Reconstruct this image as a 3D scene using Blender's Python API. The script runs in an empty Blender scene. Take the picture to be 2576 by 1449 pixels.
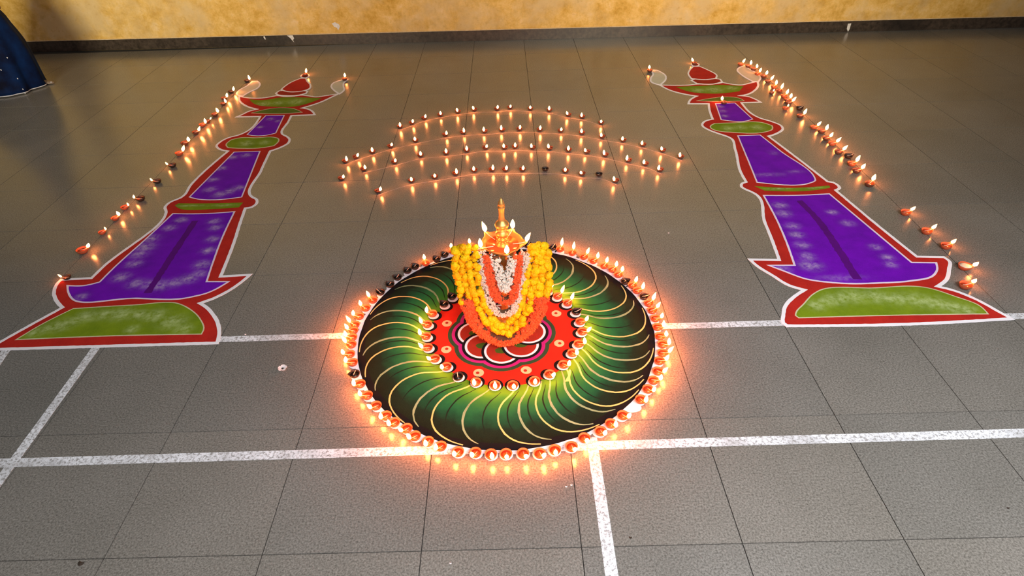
import bpy, bmesh, math, random
from mathutils import Vector, Matrix, noise, geometry
random.seed(7)
C = bpy.context.scene.collection
S = bpy.context.scene
PI = math.pi
T = 0.6                                    # floor tile pitch, metres

# ------------------------------------------------------------ camera
CAM = Vector((0.6083*T, -2.0604*T, 3.6354*T))
YAW, PITCH, ROLL, F, CX, CY = .0130, .9161, -.0360, 1551.11, 1270.46, 724.5
ROT = Matrix.Rotation(YAW, 3, 'Z') @ Matrix.Rotation(PITCH, 3, 'X') @ Matrix.Rotation(ROLL, 3, 'Z')
cd = bpy.data.cameras.new('camera'); cam = bpy.data.objects.new('camera', cd); C.objects.link(cam)
cd.sensor_width = 36; cd.lens = F/2576*36; cd.shift_x = (1288-CX)/2576; cd.clip_start = .05
cam.location = CAM; cam.rotation_euler = ROT.to_euler()
S.camera = cam
# ------------------------------------------------------------ world, lights, exposure
S.view_settings.view_transform = 'Standard'; S.view_settings.look = 'None'
S.view_settings.gamma = 1; S.view_settings.exposure = 0
w = bpy.data.worlds.new('world'); S.world = w; w.use_nodes = True
w.node_tree.nodes['Background'].inputs[0].default_value = (.80, .80, .78, 1)
w.node_tree.nodes['Background'].inputs[1].default_value = .15
def area(name, loc, target, size, power, col):
    l = bpy.data.lights.new(name, 'AREA'); l.shape = 'RECTANGLE'; l.size, l.size_y = size
    l.energy = power; l.color = col
    o = bpy.data.objects.new(name, l); C.objects.link(o); o.location = loc
    o.rotation_euler = (Vector(target)-Vector(loc)).to_track_quat('-Z', 'Y').to_euler()
    return o
tl = area('tube_light', (1.7, -2.0, 3.4), (1.2, -.5, 0), (4.6, .9), 172, (.95, .96, 1)); tl.data.spread = math.radians(125)
for hx, hw in ((-3.6, 78), (2.3, 76)):  # unseen pair added behind the camera to brighten the back wall
    hl = area('wall_fill_light', (hx, -3.2, 2.5), (hx*1.15, 6.5, 2.2), (2.6, .8), hw, (1, .91, .67)); hl.data.spread = math.radians(50)

def floor_pt(px, py, z=0.0):
    """the floor point (height z) that stands at this place of the photograph"""
    d = ROT @ Vector(((px-CX)/F, -(py-CY)/F, -1)); t = (z-CAM.z)/d.z
    return CAM + d*t
def depth_pt(px, py, y):
    d = ROT @ Vector(((px-CX)/F, -(py-CY)/F, -1)); t = (y-CAM.y)/d.y
    return CAM + d*t

# ------------------------------------------------------------ helpers
def tag(o, label=None, cat=None, group=None, kind=None):
    for k, v in (('label', label), ('category', cat), ('group', group), ('kind', kind)):
        if v: o[k] = v
    return o
def empty(name, loc=(0, 0, 0), rz=0):
    o = bpy.data.objects.new(name, None); C.objects.link(o); o.location = loc; o.rotation_euler.z = rz
    o.empty_display_size = .05
    return o
def link(name, me, m=None, parent=None, smooth=False, loc=None):
    if m and not me.materials: me.materials.append(m)
    if smooth:
        for p in me.polygons: p.use_smooth = True
    o = bpy.data.objects.new(name, me); C.objects.link(o)
    if parent: o.parent = parent
    if loc: o.location = loc
    return o
def mesh(name, v, f):
    me = bpy.data.meshes.new(name); me.from_pydata([tuple(q) for q in v], [], f); me.update(); return me
def lathe(name, prof, n=32, cap=True, mod=None):
    v = []; f = []
    for (r, z) in prof:
        for i in range(n):
            a = 2*PI*i/n; p = Vector((r*math.cos(a), r*math.sin(a), z))
            if mod: p = mod(p, a)
            v.append(p)
    for k in range(len(prof)-1):
        for i in range(n):
            j = (i+1) % n; f.append((k*n+i, k*n+j, (k+1)*n+j, (k+1)*n+i))
    if cap:
        f.append(tuple(range(n))[::-1]); f.append(tuple((len(prof)-1)*n+i for i in range(n)))
    return mesh(name, v, f)
def tube(name, pts, rad, n=8):
    v = []; f = []; P = [Vector(p) for p in pts]
    for k, p in enumerate(P):
        d = (P[min(k+1, len(P)-1)]-P[max(k-1, 0)]).normalized()
        a = d.cross(Vector((0, 0, 1)) if abs(d.z) < .9 else Vector((1, 0, 0))).normalized(); b = d.cross(a)
        r = rad[k] if isinstance(rad, (list, tuple)) else rad
        for i in range(n):
            t = 2*PI*i/n; v.append(p+a*r*math.cos(t)+b*r*math.sin(t))
    for k in range(len(P)-1):
        for i in range(n):
            j = (i+1) % n; f.append((k*n+i, k*n+j, (k+1)*n+j, (k+1)*n+i))
    f.append(tuple(range(n))[::-1]); f.append(tuple((len(P)-1)*n+i for i in range(n)))
    return mesh(name, v, f)
def smooth_poly(pts, closed=True, corner=48, step=.02):
    """Catmull-Rom through the points, keeping sharp corners"""
    P = [Vector((p[0], p[1])) for p in pts]; n = len(P); tan = []
    for i in range(n):
        if not closed and i in (0, n-1): tan.append(None); continue
        a = P[i]-P[i-1]; b = P[(i+1) % n]-P[i]
        if a.length < 1e-6 or b.length < 1e-6 or math.degrees(a.angle(b)) > corner: tan.append(None)
        else: tan.append((a.normalized()*b.length+b.normalized()*a.length)/(a.length+b.length))
    out = []
    for i in range(n if closed else n-1):
        p0, p1 = P[i], P[(i+1) % n]; L = (p1-p0).length; t0, t1 = tan[i], tan[(i+1) % n]
        k = max(1, int(L/step)) if (t0 or t1) else 1
        ch = (p1-p0)
        m0 = t0*L if t0 else (ch*1.5-(t1*L*.5) if t1 else ch); m1 = t1*L if t1 else (ch*1.5-(t0*L*.5) if t0 else ch)
        for j in range(k):
            s = j/k; s2 = s*s; s3 = s2*s
            out.append(p0*(2*s3-3*s2+1)+m0*(s3-2*s2+s)+p1*(-2*s3+3*s2)+m1*(s3-s2))
    if not closed: out.append(P[-1])
    return out
def prism(name, poly, z0, z1):
    n = len(poly)
    A = sum(poly[i-1][0]*poly[i][1]-poly[i][0]*poly[i-1][1] for i in range(n))
    if A < 0: poly = poly[::-1]
    v = [(p[0], p[1], z1) for p in poly]+[(p[0], p[1], z0) for p in poly]
    f = [tuple(range(n))]+[(i, n+i, n+(i+1) % n, (i+1) % n) for i in range(n)]
    return mesh(name, v, f)
def panel(name, poly, z0, z1, dabs, step=.016):
    """flat powder fill with a 'dab' attribute: paler fingertip smears of powder"""
    n = len(poly); xs = [p[0] for p in poly]; ys = [p[1] for p in poly]
    pts = [Vector((p[0], p[1])) for p in poly]
    y = min(ys)
    while y < max(ys):
        x = min(xs)
        while x < max(xs):
            pts.append(Vector((x+random.uniform(-.003, .003), y+random.uniform(-.003, .003)))); x += step
        y += step
    r = geometry.delaunay_2d_cdt(pts, [], [list(range(n))], 1, 1e-6)
    vs, fs = r[0], r[2]
    me = mesh(name, [(q[0], q[1], z1) for q in vs], [tuple(q) for q in fs])
    for p in me.polygons:
        if p.normal.z < 0: me.flip_normals(); break
    at = me.attributes.new('dab', 'FLOAT', 'POINT')
    for i, q in enumerate(vs):
        s = 0
        for (dx, dy, rx, ry, k) in dabs:
            e = ((q[0]-dx)/rx)**2+((q[1]-dy)/ry)**2
            if e < 6: s = max(s, k*math.exp(-e))
        at.data[i].value = s
    return me
def ribbon_mesh(name, pts, wd, z0, z1, closed=False, jit=0):
    P = [Vector((p[0], p[1])) for p in pts]; n = len(P); v = []; f = []
    for i in range(n):
        a = P[i]-P[i-1] if (closed or i > 0) else P[1]-P[0]
        b = P[(i+1) % n]-P[i] if (closed or i < n-1) else P[-1]-P[-2]
        a = a.normalized(); b = b.normalized()
        m = (a+b)
        m = m.normalized() if m.length > .2 else a
        nn = Vector((-m.y, m.x)); c = max(.45, abs(nn.dot(Vector((-a.y, a.x)))))
        w_ = (wd[i] if isinstance(wd, list) else wd)/2/c
        w1 = w_*(1+jit*random.uniform(-1, 1)); w2 = w_*(1+jit*random.uniform(-1, 1))
        l = P[i]+nn*w1; r = P[i]-nn*w2
        v += [(l.x, l.y, z1), (r.x, r.y, z1), (l.x, l.y, z0), (r.x, r.y, z0)]
    for i in range(n if closed else n-1):
        a = 4*i; b = 4*((i+1) % n)
        f += [(a, a+1, b+1, b), (a+1, a+3, b+3, b+1), (a+2, a, b, b+2)]
    return mesh(name, v, f)

# ------------------------------------------------------------ materials
def mat(name, rough=.6, spec=.5, metal=0):
    m = bpy.data.materials.new(name); m.use_nodes = True; nt = m.node_tree
    b = nt.nodes['Principled BSDF']; b.inputs['Roughness'].default_value = rough
    b.inputs['Specular IOR Level'].default_value = spec; b.inputs['Metallic'].default_value = metal
    return m, nt, b
def nd(nt, t, **kw):
    n = nt.nodes.new(t)
    for k, v in kw.items():
        if k in n.inputs: n.inputs[k].default_value = v
        else: setattr(n, k, v)
    return n
def ramp(nt, fac, stops, interp='LINEAR'):
    r = nt.nodes.new('ShaderNodeValToRGB'); e = r.color_ramp.elements; r.color_ramp.interpolation = interp
    while len(e) < len(stops): e.new(.5)
    for i, (p, c) in enumerate(stops):
        e[i].position = p; e[i].color = tuple(c)+(1,) if len(c) == 3 else c
    nt.links.new(fac, r.inputs[0]); return r.outputs[0]
def noise_n(nt, scale, detail=3, rough=.6, vec=None):
    n = nd(nt, 'ShaderNodeTexNoise'); n.inputs['Scale'].default_value = scale
    n.inputs['Detail'].default_value = detail; n.inputs['Roughness'].default_value = rough
    if vec: nt.links.new(vec, n.inputs['Vector'])
    return n.outputs['Fac']
def mix(nt, fac, a, b, mode='MIX'):
    m = nt.nodes.new('ShaderNodeMix'); m.data_type = 'RGBA'; m.blend_type = mode
    for s, i in ((fac, 0), (a, 6), (b, 7)):
        if isinstance(s, (int, float)): m.inputs[i].default_value = s
        elif isinstance(s, tuple): m.inputs[i].default_value = s+(1,) if len(s) == 3 else s
        else: nt.links.new(s, m.inputs[i])
    return m.outputs[2]
def bump(nt, b, h, strength=.2, dist=.002):
    n = nt.nodes.new('ShaderNodeBump'); n.inputs['Strength'].default_value = strength
    n.inputs['Distance'].default_value = dist; nt.links.new(h, n.inputs['Height']); nt.links.new(n.outputs[0], b.inputs['Normal'])
def geo(nt): return nd(nt, 'ShaderNodeNewGeometry').outputs['Position']
def objc(nt): return nd(nt, 'ShaderNodeTexCoord').outputs['Object']
def simple(name, c1, c2=None, scale=60, rough=.6, spec=.5, metal=0, bmp=0, vec=None):
    m, nt, b = mat(name, rough, spec, metal)
    c2 = c2 or tuple(x*.75 for x in c1)
    f = noise_n(nt, scale, 3, .6, geo(nt))
    col = ramp(nt, f, [(.3, c2), (.7, c1)])
    nt.links.new(col, b.inputs['Base Color'])
    if bmp: bump(nt, b, f, bmp)
    return m
def powder(name, c1, c2, dabcol=None, stripe=None):
    """coloured rangoli powder, grainy, with optional pale dabs"""
    m, nt, b = mat(name, .85, .15)
    g = geo(nt)
    fine = noise_n(nt, 420, 2, .7, g); soft = noise_n(nt, 9, 4, .6, g)
    col = ramp(nt, soft, [(.3, c2), (.72, c1)])
    col = mix(nt, ramp(nt, fine, [(.35, (0, 0, 0)), (.75, (.5, .5, .5))]), col, tuple(min(1, x*1.45+.01) for x in c1))
    if dabcol:
        a = nd(nt, 'ShaderNodeAttribute', attribute_name='dab')
        ns = ramp(nt, noise_n(nt, 28, 4, .7, g), [(.34, (.05, .05, .05)), (.66, (.95, .95, .95))])
        mm = nd(nt, 'ShaderNodeMath', operation='MULTIPLY'); nt.links.new(a.outputs['Fac'], mm.inputs[0]); nt.links.new(ns, mm.inputs[1])
        col = mix(nt, mm.outputs[0], col, dabcol)
    nt.links.new(col, b.inputs['Base Color']); bump(nt, b, fine, .3, .0006)
    return m
# floor tile
def tile_material(name, c_lo, c_hi):
    m, nt, b = mat(name, .2, .75)
    g = geo(nt); oi = nd(nt, 'ShaderNodeObjectInfo')
    grain = noise_n(nt, 130, 3, .75, g); grain2 = noise_n(nt, 300, 2, .6, g); big = noise_n(nt, 1.3, 4, .6, g)
    col = ramp(nt, grain, [(.28, c_lo), (.72, c_hi)])
    tint = ramp(nt, oi.outputs['Random'], [(0, (.92, .93, .93)), (.5, (1, .99, .97)), (1, (1.05, 1.03, 1.0))])
    col = mix(nt, 1.0, col, tint, 'MULTIPLY')
    col = mix(nt, 1.0, col, ramp(nt, big, [(.3, (.85, .84, .82)), (.7, (1.08, 1.07, 1.07))]), 'MULTIPLY')
    col = mix(nt, ramp(nt, grain2, [(.62, (0, 0, 0)), (.8, (.45, .45, .45))]), col, tuple(x*1.5 for x in c_hi))
    nt.links.new(col, b.inputs['Base Color'])
    rr = ramp(nt, big, [(.3, (.19, .19, .19)), (.7, (.26, .26, .26))]); nt.links.new(rr, b.inputs['Roughness'])
    bump(nt, b, grain, .12, .0006)
    return m
M = {}
M['tile'] = tile_material('polished_grey_tile', (.080, .074, .064), (.318, .303, .274))
M['grout'] = simple('dark_grout', (.03, .026, .022), rough=.9)
m, nt, b = mat('worn_white_paint', .6, .3); g = geo(nt)
fac = ramp(nt, noise_n(nt, 75, 5, .75, g), [(.40, (0, 0, 0)), (.52, (1, 1, 1))])
fac2 = ramp(nt, noise_n(nt, 6, 3, .6, g), [(.3, (.45, .45, .45)), (.55, (1, 1, 1))])
nt.links.new(mix(nt, mix(nt, 1.0, fac, fac2, 'MULTIPLY'), (.30, .29, .28), (.86, .88, .92)), b.inputs['Base Color']); M['paint'] = m
# wall
m, nt, b = mat('mottled_ochre_plaster', .75, .2); g = geo(nt)
n1 = noise_n(nt, 1.6, 6, .62, g); n2 = noise_n(nt, 6, 8, .74, g); n3 = noise_n(nt, 16, 5, .7, g)
c = ramp(nt, n2, [(.28, (.50, .27, .03)), (.44, (.68, .41, .09)), (.56, (.80, .52, .16)), (.72, (.86, .62, .32))])
c = mix(nt, ramp(nt, n1, [(.46, (0, 0, 0)), (.62, (.75, .75, .75))]), c, (.66, .49, .25))
c = mix(nt, ramp(nt, n3, [(.56, (0, 0, 0)), (.75, (.55, .55, .55))]), c, (.46, .25, .03))
nt.links.new(c, b.inputs['Base Color']); bump(nt, b, n2, .35, .006); M['wall'] = m
M['plaster_edge'] = simple('plaster_edge', (.80, .62, .36), (.62, .44, .2), 30, .8)
m, nt, b = mat('dark_stone_skirting', .35, .4); g = geo(nt)
c = ramp(nt, noise_n(nt, 22, 5, .7, g), [(.3, (.020, .014, .009)), (.7, (.085, .062, .045))])
c = mix(nt, ramp(nt, noise_n(nt, 1.1, 3, .5, g), [(.5, (0, 0, 0)), (.7, (.8, .8, .8))]), c, (.012, .010, .009))
nt.links.new(c, b.inputs['Base Color']); M['skirt'] = m
M['chip'] = simple('white_plaster_chip', (.85, .82, .76), rough=.9)
# powders
M['white_powder'] = powder('white_powder', (.98, .95, .98), (.88, .84, .90))
M['peach_line'] = powder('pale_green_line', (.62, .62, .38), (.55, .42, .28))
M['pink_line'] = powder('lavender_line', (.86, .74, .90), (.72, .55, .80))
M['red_powder'] = powder('brick_red_powder', (.52, .022, .013), (.36, .012, .010))
M['purple_powder'] = powder('purple_powder', (.175, .000, .50), (.105, .000, .34), (.60, .46, .66))
M['stripe_powder'] = powder('dark_plum_powder', (.105, .000, .21), (.075, .000, .15))
M['green_powder'] = powder('olive_green_powder', (.20, .29, .006), (.115, .19, .004), (.55, .66, .28))
M['dark_green_edge'] = powder('green_powder_dark', (.12, .18, .02), (.07, .11, .01))
M['cream_powder'] = powder('cream_grey_powder', (.60, .59, .47), (.50, .48, .38))
M['hot_red'] = powder('scarlet_powder', (.66, .022, .008), (.50, .014, .006))
M['maroon'] = powder('maroon_powder', (.40, .028, .012), (.26, .02, .01))
M['magenta'] = powder('magenta_powder', (.50, .016, .20), (.36, .012, .15))
M['deep_green'] = powder('deep_green_powder', (.035, .085, .030), (.016, .040, .018))
M['leaf_green'] = powder('leaf_green_powder', (.07, .13, .01), (.03, .07, .008))
M['black_powder'] = powder('black_powder', (.005, .005, .006), (.002, .002, .003))
M['gold_line'] = powder('golden_cream_powder', (.80, .58, .20), (.66, .46, .16))
M['pale_line'] = powder('faded_pale_green_powder', (.36, .45, .24), (.10, .20, .09))
M['dark_line'] = powder('black_green_line', (.006, .018, .008), (.004, .010, .005))
M['dot'] = powder('peach_powder', (.88, .56, .32), (.78, .42, .2))
m, nt, b = mat('green_band_powder', .85, .12)
oc = objc(nt); ln = nd(nt, 'ShaderNodeVectorMath', operation='LENGTH'); nt.links.new(oc, ln.inputs[0])
nn = noise_n(nt, 7, 4, .6, oc); ad = nd(nt, 'ShaderNodeMath', operation='MULTIPLY_ADD'); nt.links.new(nn, ad.inputs[0]); ad.inputs[1].default_value = .16
ad2 = nd(nt, 'ShaderNodeMath', operation='ADD'); nt.links.new(ln.outputs['Value'], ad.inputs[2]); nt.links.new(ad.outputs[0], ad2.inputs[0]); ad2.inputs[1].default_value = -.08
c = ramp(nt, ad2.outputs[0], [(.41, (.085, .27, .010)), (.49, (.030, .20, .026)), (.56, (.012, .145, .045)), (.62, (.006, .070, .028)), (.67, (.006, .018, .010)), (.75, (.003, .005, .003))])
fine = noise_n(nt, 420, 2, .7, oc)
c = mix(nt, ramp(nt, fine, [(.4, (0, 0, 0)), (.75, (.10, .10, .10))]), c, (.10, .22, .08))
nt.links.new(c, b.inputs['Base Color']); M['green_band'] = m
# lamps
M['clay'] = simple('terracotta', (.50, .125, .055), (.36, .075, .03), 90, .7, .3, bmp=.2)
M['dark_clay'] = simple('blackish_clay', (.050, .028, .020), (.022, .014, .011), 90, .55, .4, bmp=.2)  # near-black clay for unlit and dark-toned bowls
M['shaded_clay'] = simple('shaded_brown_clay', (.17, .060, .035), (.09, .03, .018), 90, .6, .4, bmp=.2)  # darker terracotta: the bowls' shadow side is put into the colour
M['oil'] = simple('lamp_oil', (.40, .09, .02), (.30, .06, .015), 20, .12, .6)
M['dark_oil'] = simple('blackish_oil', (.030, .016, .010), rough=.12, spec=.6)  # near-black oil for the unlit lamps
M['wax'] = simple('pale_wax', (.82, .74, .55), (.72, .6, .4), 40, .35, .5)
M['cotton'] = simple('cotton_wick', (.80, .62, .50), (.60, .42, .32), 200, .9)
def emis(name, col, s):
    m, nt, b = mat(name); nt.nodes.remove(b); e = nd(nt, 'ShaderNodeEmission')
    e.inputs[0].default_value = col+(1,); e.inputs[1].default_value = s
    nt.links.new(e.outputs[0], nt.nodes['Material Output'].inputs[0]); return m
M['flame'] = emis('flame', (1, .19, .032), 175)
M['small_flame'] = emis('small_flame', (1, .24, .055), 85)
m, nt, b = mat('polished_brass', .4, .5, .8); b.inputs['Base Color'].default_value = (.72, .42, .12, 1)
f = noise_n(nt, 60, 3, .6, geo(nt)); nt.links.new(ramp(nt, f, [(.3, (.36, .36, .36)), (.7, (.48, .48, .48))]), b.inputs['Roughness']); M['brass'] = m
M['marigold'] = None
def petalmat(name, c1, c2, var=.12):
    m, nt, b = mat(name, .65, .2); oi = nd(nt, 'ShaderNodeObjectInfo')
    col = ramp(nt, noise_n(nt, 170, 2, .6, geo(nt)), [(.3, c2), (.62, c1)])
    tint = ramp(nt, oi.outputs['Random'], [(0, (1, .80, .6)), (.5, (1, 1, 1)), (1, (1.0, 1.08, 1))])
    nt.links.new(mix(nt, 1.0, col, tint, 'MULTIPLY'), b.inputs['Base Color'])
    return m
M['yellow'] = petalmat('yellow_petals', (.90, .58, .003), (.66, .34, .003))
M['orange'] = petalmat('coral_orange_petals', (.82, .13, .035), (.55, .045, .014))
M['white_f'] = petalmat('jasmine_petals', (.78, .73, .70), (.50, .46, .38))
M['thread'] = simple('garland_thread', (.10, .05, .02), rough=.9)
M['gown'] = None
m, nt, b = mat('midnight_blue_satin', .7, .12); g = geo(nt)
nt.links.new(ramp(nt, noise_n(nt, 5, 4, .6, g), [(.3, (.0006, .0015, .012)), (.7, (.001, .020, .095))]), b.inputs['Base Color']); M['gown'] = m
M['silver'] = simple('silver_trim', (.75, .75, .82), rough=.3, spec=.6)
M['skin'] = simple('skin', (.34, .17, .10), (.28, .13, .075), 20, .55)
M['hair'] = simple('black_hair', (.012, .010, .010), rough=.4)
M['petal_white'] = simple('fallen_white_petal', (.92, .86, .84), (.8, .7, .7), 80, .7)
M['leaf_bit'] = simple('dry_leaf', (.035, .022, .012), rough=.8)

# ------------------------------------------------------------ the setting: floor of single tiles, wall, skirting
fl = link('floor', mesh('floor', [(-9, -3, -.02), (9.5, -3, -.02), (9.5, 7.2, -.02), (-9, 7.2, -.02), (-9, -3, -.004), (9.5, -3, -.004), (9.5, 7.2, -.004), (-9, 7.2, -.004)],
     [(4, 5, 6, 7), (3, 2, 1, 0), (0, 1, 5, 4), (1, 2, 6, 5), (2, 3, 7, 6), (3, 0, 4, 7)]), M['grout'])
tag(fl, kind='structure', label='polished grey speckled tile floor with thin dark joints')
g_ = .0036; h_ = (T-g_)/2; bv = .0012
def tile_mesh():
    v = []; f = []
    for (hh, z) in ((h_, -.014), (h_, 0)):
        v += [(-hh, -hh, z), (hh, -hh, z), (hh, hh, z), (-hh, hh, z)]
    for i in range(4):
        j = (i+1) % 4; f.append((i, j, 4+j, 4+i))
    f.append((4, 5, 6, 7)); f.append((3, 2, 1, 0)); return mesh('tile', v, f)
tm = tile_mesh(); tm.materials.append(M['tile'])
def row_range(j):
    y = (j+.5)*T
    # generous on both sides of what the photograph shows at that depth
    half = 1.55+.78*max(0, y+.2)
    return int(math.floor((.36-half-.6)/T)), int(math.ceil((.36+half+.5)/T))
far_v = []; far_f = []
for j in range(-4, 11):
    a, b_ = row_range(j); ntile = 0
    for i in range(-14, 15):
        x = (i+.5)*T; y = (j+.5)*T
        if -1 <= j and a <= i < b_:
            o = bpy.data.objects.new('tile', tm); C.objects.link(o); o.parent = fl; o.location = (x, y, 0)
        else:
            k = len(far_v)
            far_v += [(x-h_, y-h_, 0), (x+h_, y-h_, 0), (x+h_, y+h_, 0), (x-h_, y+h_, 0)]; far_f.append((k, k+1, k+2, k+3))
tag(link('outer_tiles', mesh('outer_tiles', far_v, far_f), M['tile'], fl), kind='stuff')
# back wall, slightly out of square with the tiles
WA = -.0262; wy = 6.566
def wall_y(x): return wy+WA*x
def wall_box(name, x0, x1, z0, z1, d0, d1, m, parent=None):
    v = []
    for z in (z0, z1):
        for (x, d) in ((x0, d0), (x1, d0), (x1, d1), (x0, d1)): v.append((x, wall_y(x)+d, z))
    return link(name, mesh(name, v, [(0, 3, 2, 1), (4, 5, 6, 7), (0, 1, 5, 4), (1, 2, 6, 5), (2, 3, 7, 6), (3, 0, 4, 7)]), m, parent)
wall = wall_box('wall_back', -9, 9.5, -.02, 3.4, .014, .22, M['wall'])
tag(wall, kind='structure', label='mottled ochre plastered wall')
sk = wall_box('baseboard_back', -9, 9.5, 0.0005, .122, 0, .016, M['skirt'])
tag(sk, kind='structure', label='dark stained stone skirting along the ochre wall')
tag(wall_box('plaster_lip', -9, 9.5, .122, .130, .004, .02, M['plaster_edge'], wall), label='pale ragged plaster lip above the skirting')
def chip(pts, nm, par):
    """ragged chip or splash on the wall face; pts in photo pixels"""
    P = [depth_pt(x, y, wy) for x, y in pts]; off = [wall_y(p.x)-(.004 if par is sk else -.008) for p in P]
    n = len(P); v = [(p.x, o_, p.z) for p, o_ in zip(P, off)]+[(p.x, o_+.008, p.z) for p, o_ in zip(P, off)]
    link(nm, mesh(nm, v, [tuple(range(n))]+[(i, n+i, n+(i+1) % n, (i+1) % n) for i in range(n)]), M['chip'], par)
chip([(832, 62), (840, 59), (850, 64), (853, 70), (849, 79), (845, 73), (838, 70)], 'plaster_chip', wall)
chip([(719, 93), (733, 92), (737, 100), (734, 104), (737, 110), (733, 106), (727, 99)], 'paint_splash', sk)
chip([(658, 96), (662, 95), (665, 103), (662, 103)], 'paint_splash', sk)
chip([(2122, 53), (2130, 52), (2126, 66), (2122, 73), (2119, 66)], 'paint_splash', sk)

# painted court lines on the floor
def court_line(p0, p1, w0, w1):
    a = floor_pt(*p0); b2 = floor_pt(*p1); n = 24
    pts = [a.lerp(b2, i/n) for i in range(n+1)]
    wd = [w0+(w1-w0)*i/n for i in range(n+1)]
    o = link('painted_line', ribbon_mesh('painted_line', pts, wd, .00002, .0004+.00012*len([c_ for c_ in fl.children if c_.name.startswith('painted')]), jit=.02), M['paint'], fl)
    return o
court_line((-240, 1172), (2860, 1081), .047, .047)
court_line((300, 861), (2900, 785), .045, .045)
court_line((-85, 1325), (262, 846), .045, .045)
court_line((-140, 1105), (26, 866), .045, .045)
court_line((1488, 1100), (1547, 1500), .047, .047)

# ------------------------------------------------------------ clay lamps
RIM = .026
def bowl_mod(p, a):
    a = (a+PI) % (2*PI)-PI
    t = max(0, (p.z-.004)/.018); k = math.exp(-(a/.42)**2)
    s = 1+.30*k*t-.05*math.exp(-((abs(a)-.75)/.35)**2)*t
    return Vector((p.x*s, p.y*s, p.z+.003*k*t))
bowl_prof = [(.0125, 0), (.0150, .0008), (.0215, .007), (.0252, .015), (.0268, .0212), (.0262, .0222), (.0245, .0212), (.0225, .0145), (.0185, .0085), (.010, .0055)]
bowl_me = lathe('bowl', bowl_prof, 24, True, bowl_mod)
bowl_dark = lathe('bowl_dark', bowl_prof, 24, True, bowl_mod)
oil_me = lathe('oil', [(.0205, .0128), (.0215, .0135), (.002, .0137)], 20, True)
bowl_shaded = bowl_me.copy(); oil_dark = oil_me.copy()
wax_me = lathe('wax', [(.0235, .017), (.0245, .0185), (.012, .0205), (.002, .021)], 20, True)
wick_me = tube('wick', [(-.010, .004, .0150), (.004, .002, .0160), (.018, 0, .0195), (.0285, 0, .0235), (.0315, 0, .0262)], [.0014, .0017, .0017, .0016, .0011], 6)
wick_up = tube('wick', [(.006, .004, .0140), (.004, .001, .0180), (-.005, -.004, .0290), (-.008, -.005, .034)], [.0018, .0018, .0017, .0012], 6)
def flame_mesh(lean, h=.041, r=.0094):
    prof = [(0, 0), (.55, .10), (.92, .26), (1, .42), (.80, .62), (.45, .82), (.15, .95), (.0, 1)]
    v = []; f = []; n = 8
    for (q, z) in prof:
        cx = .031+lean*h*z*z
        for i in range(n):
            a = 2*PI*i/n; v.append((cx+q*r*math.cos(a), q*r*math.sin(a), .0235+h*z))
    for k in range(len(prof)-1):
        for i in range(n):
            j = (i+1) % n; f.append((k*n+i, k*n+j, (k+1)*n+j, (k+1)*n+i))
    return mesh('flame', v, f)
flames = [flame_mesh(l) for l in (-.10, .05, .22, .40)]; far_flames = [flame_mesh(l) for l in (-.10, .05, .22, .40)]
for me, m_ in ((bowl_me, 'clay'), (bowl_dark, 'dark_clay'), (bowl_shaded, 'shaded_clay'), (oil_me, 'oil'), (oil_dark, 'dark_oil'), (wax_me, 'wax'), (wick_me, 'cotton'), (wick_up, 'cotton')):
    me.materials.clear(); me.materials.append(M[m_])
    for p in me.polygons: p.use_smooth = True
for me in flames+far_flames:
    me.materials.append(M['flame'] if me in flames else M['small_flame'])
    for p in me.polygons: p.use_smooth = True
def clay_lamp(x, y, ang, label, group, state='lit', s=1.0, z=.0, fs=1.0, fw=1.0, tone=None):
    """state: lit, unlit, wax (small pale wax, no flame), small (tiny flame)"""
    r = empty('clay_oil_lamp', (x, y, z), ang); r.scale = (s, s, s)
    tag(r, label, 'oil lamp', group)
    dark = state in ('unlit', 'wax')
    link('bowl', bowl_dark if dark or tone == 'dark' else (bowl_shaded if tone == 'brown' else bowl_me), parent=r)
    if state == 'wax' or tone == 'wax': link('wax', wax_me, parent=r)
    else: link('oil', oil_dark if dark else oil_me, parent=r)
    if state != 'wax': link('wick', random.choice((wick_me, wick_up)) if dark else wick_me, parent=r)
    if state in ('lit', 'small'):
        fo = link('flame', random.choice(flames if fw == 1 else far_flames), parent=r)
        k = (.85+.35*random.random())*fs; w_ = fw*(.6 if state == 'small' else 1); fo.scale = (w_, w_, k); fo.location = (.031*(1-w_), 0, .0235*(1-k))
    return r
ORD = ['', 'first', 'second', 'third', 'fourth', 'fifth', 'sixth', 'seventh', 'eighth', 'ninth', 'tenth', 'eleventh', 'twelfth', 'thirteenth', 'fourteenth', 'fifteenth', 'sixteenth', 'seventeenth', 'eighteenth', 'nineteenth', 'twentieth', 'twenty-first', 'twenty-second', 'twenty-third', 'twenty-fourth', 'twenty-fifth', 'twenty-sixth', 'twenty-seventh', 'twenty-eighth', 'twenty-ninth', 'thirtieth']
OC = Vector((.3318, 1.2234)); DC = Vector((.3287, 1.2293)); IC = Vector((.3185, 1.2295)); DR = .779

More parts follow.
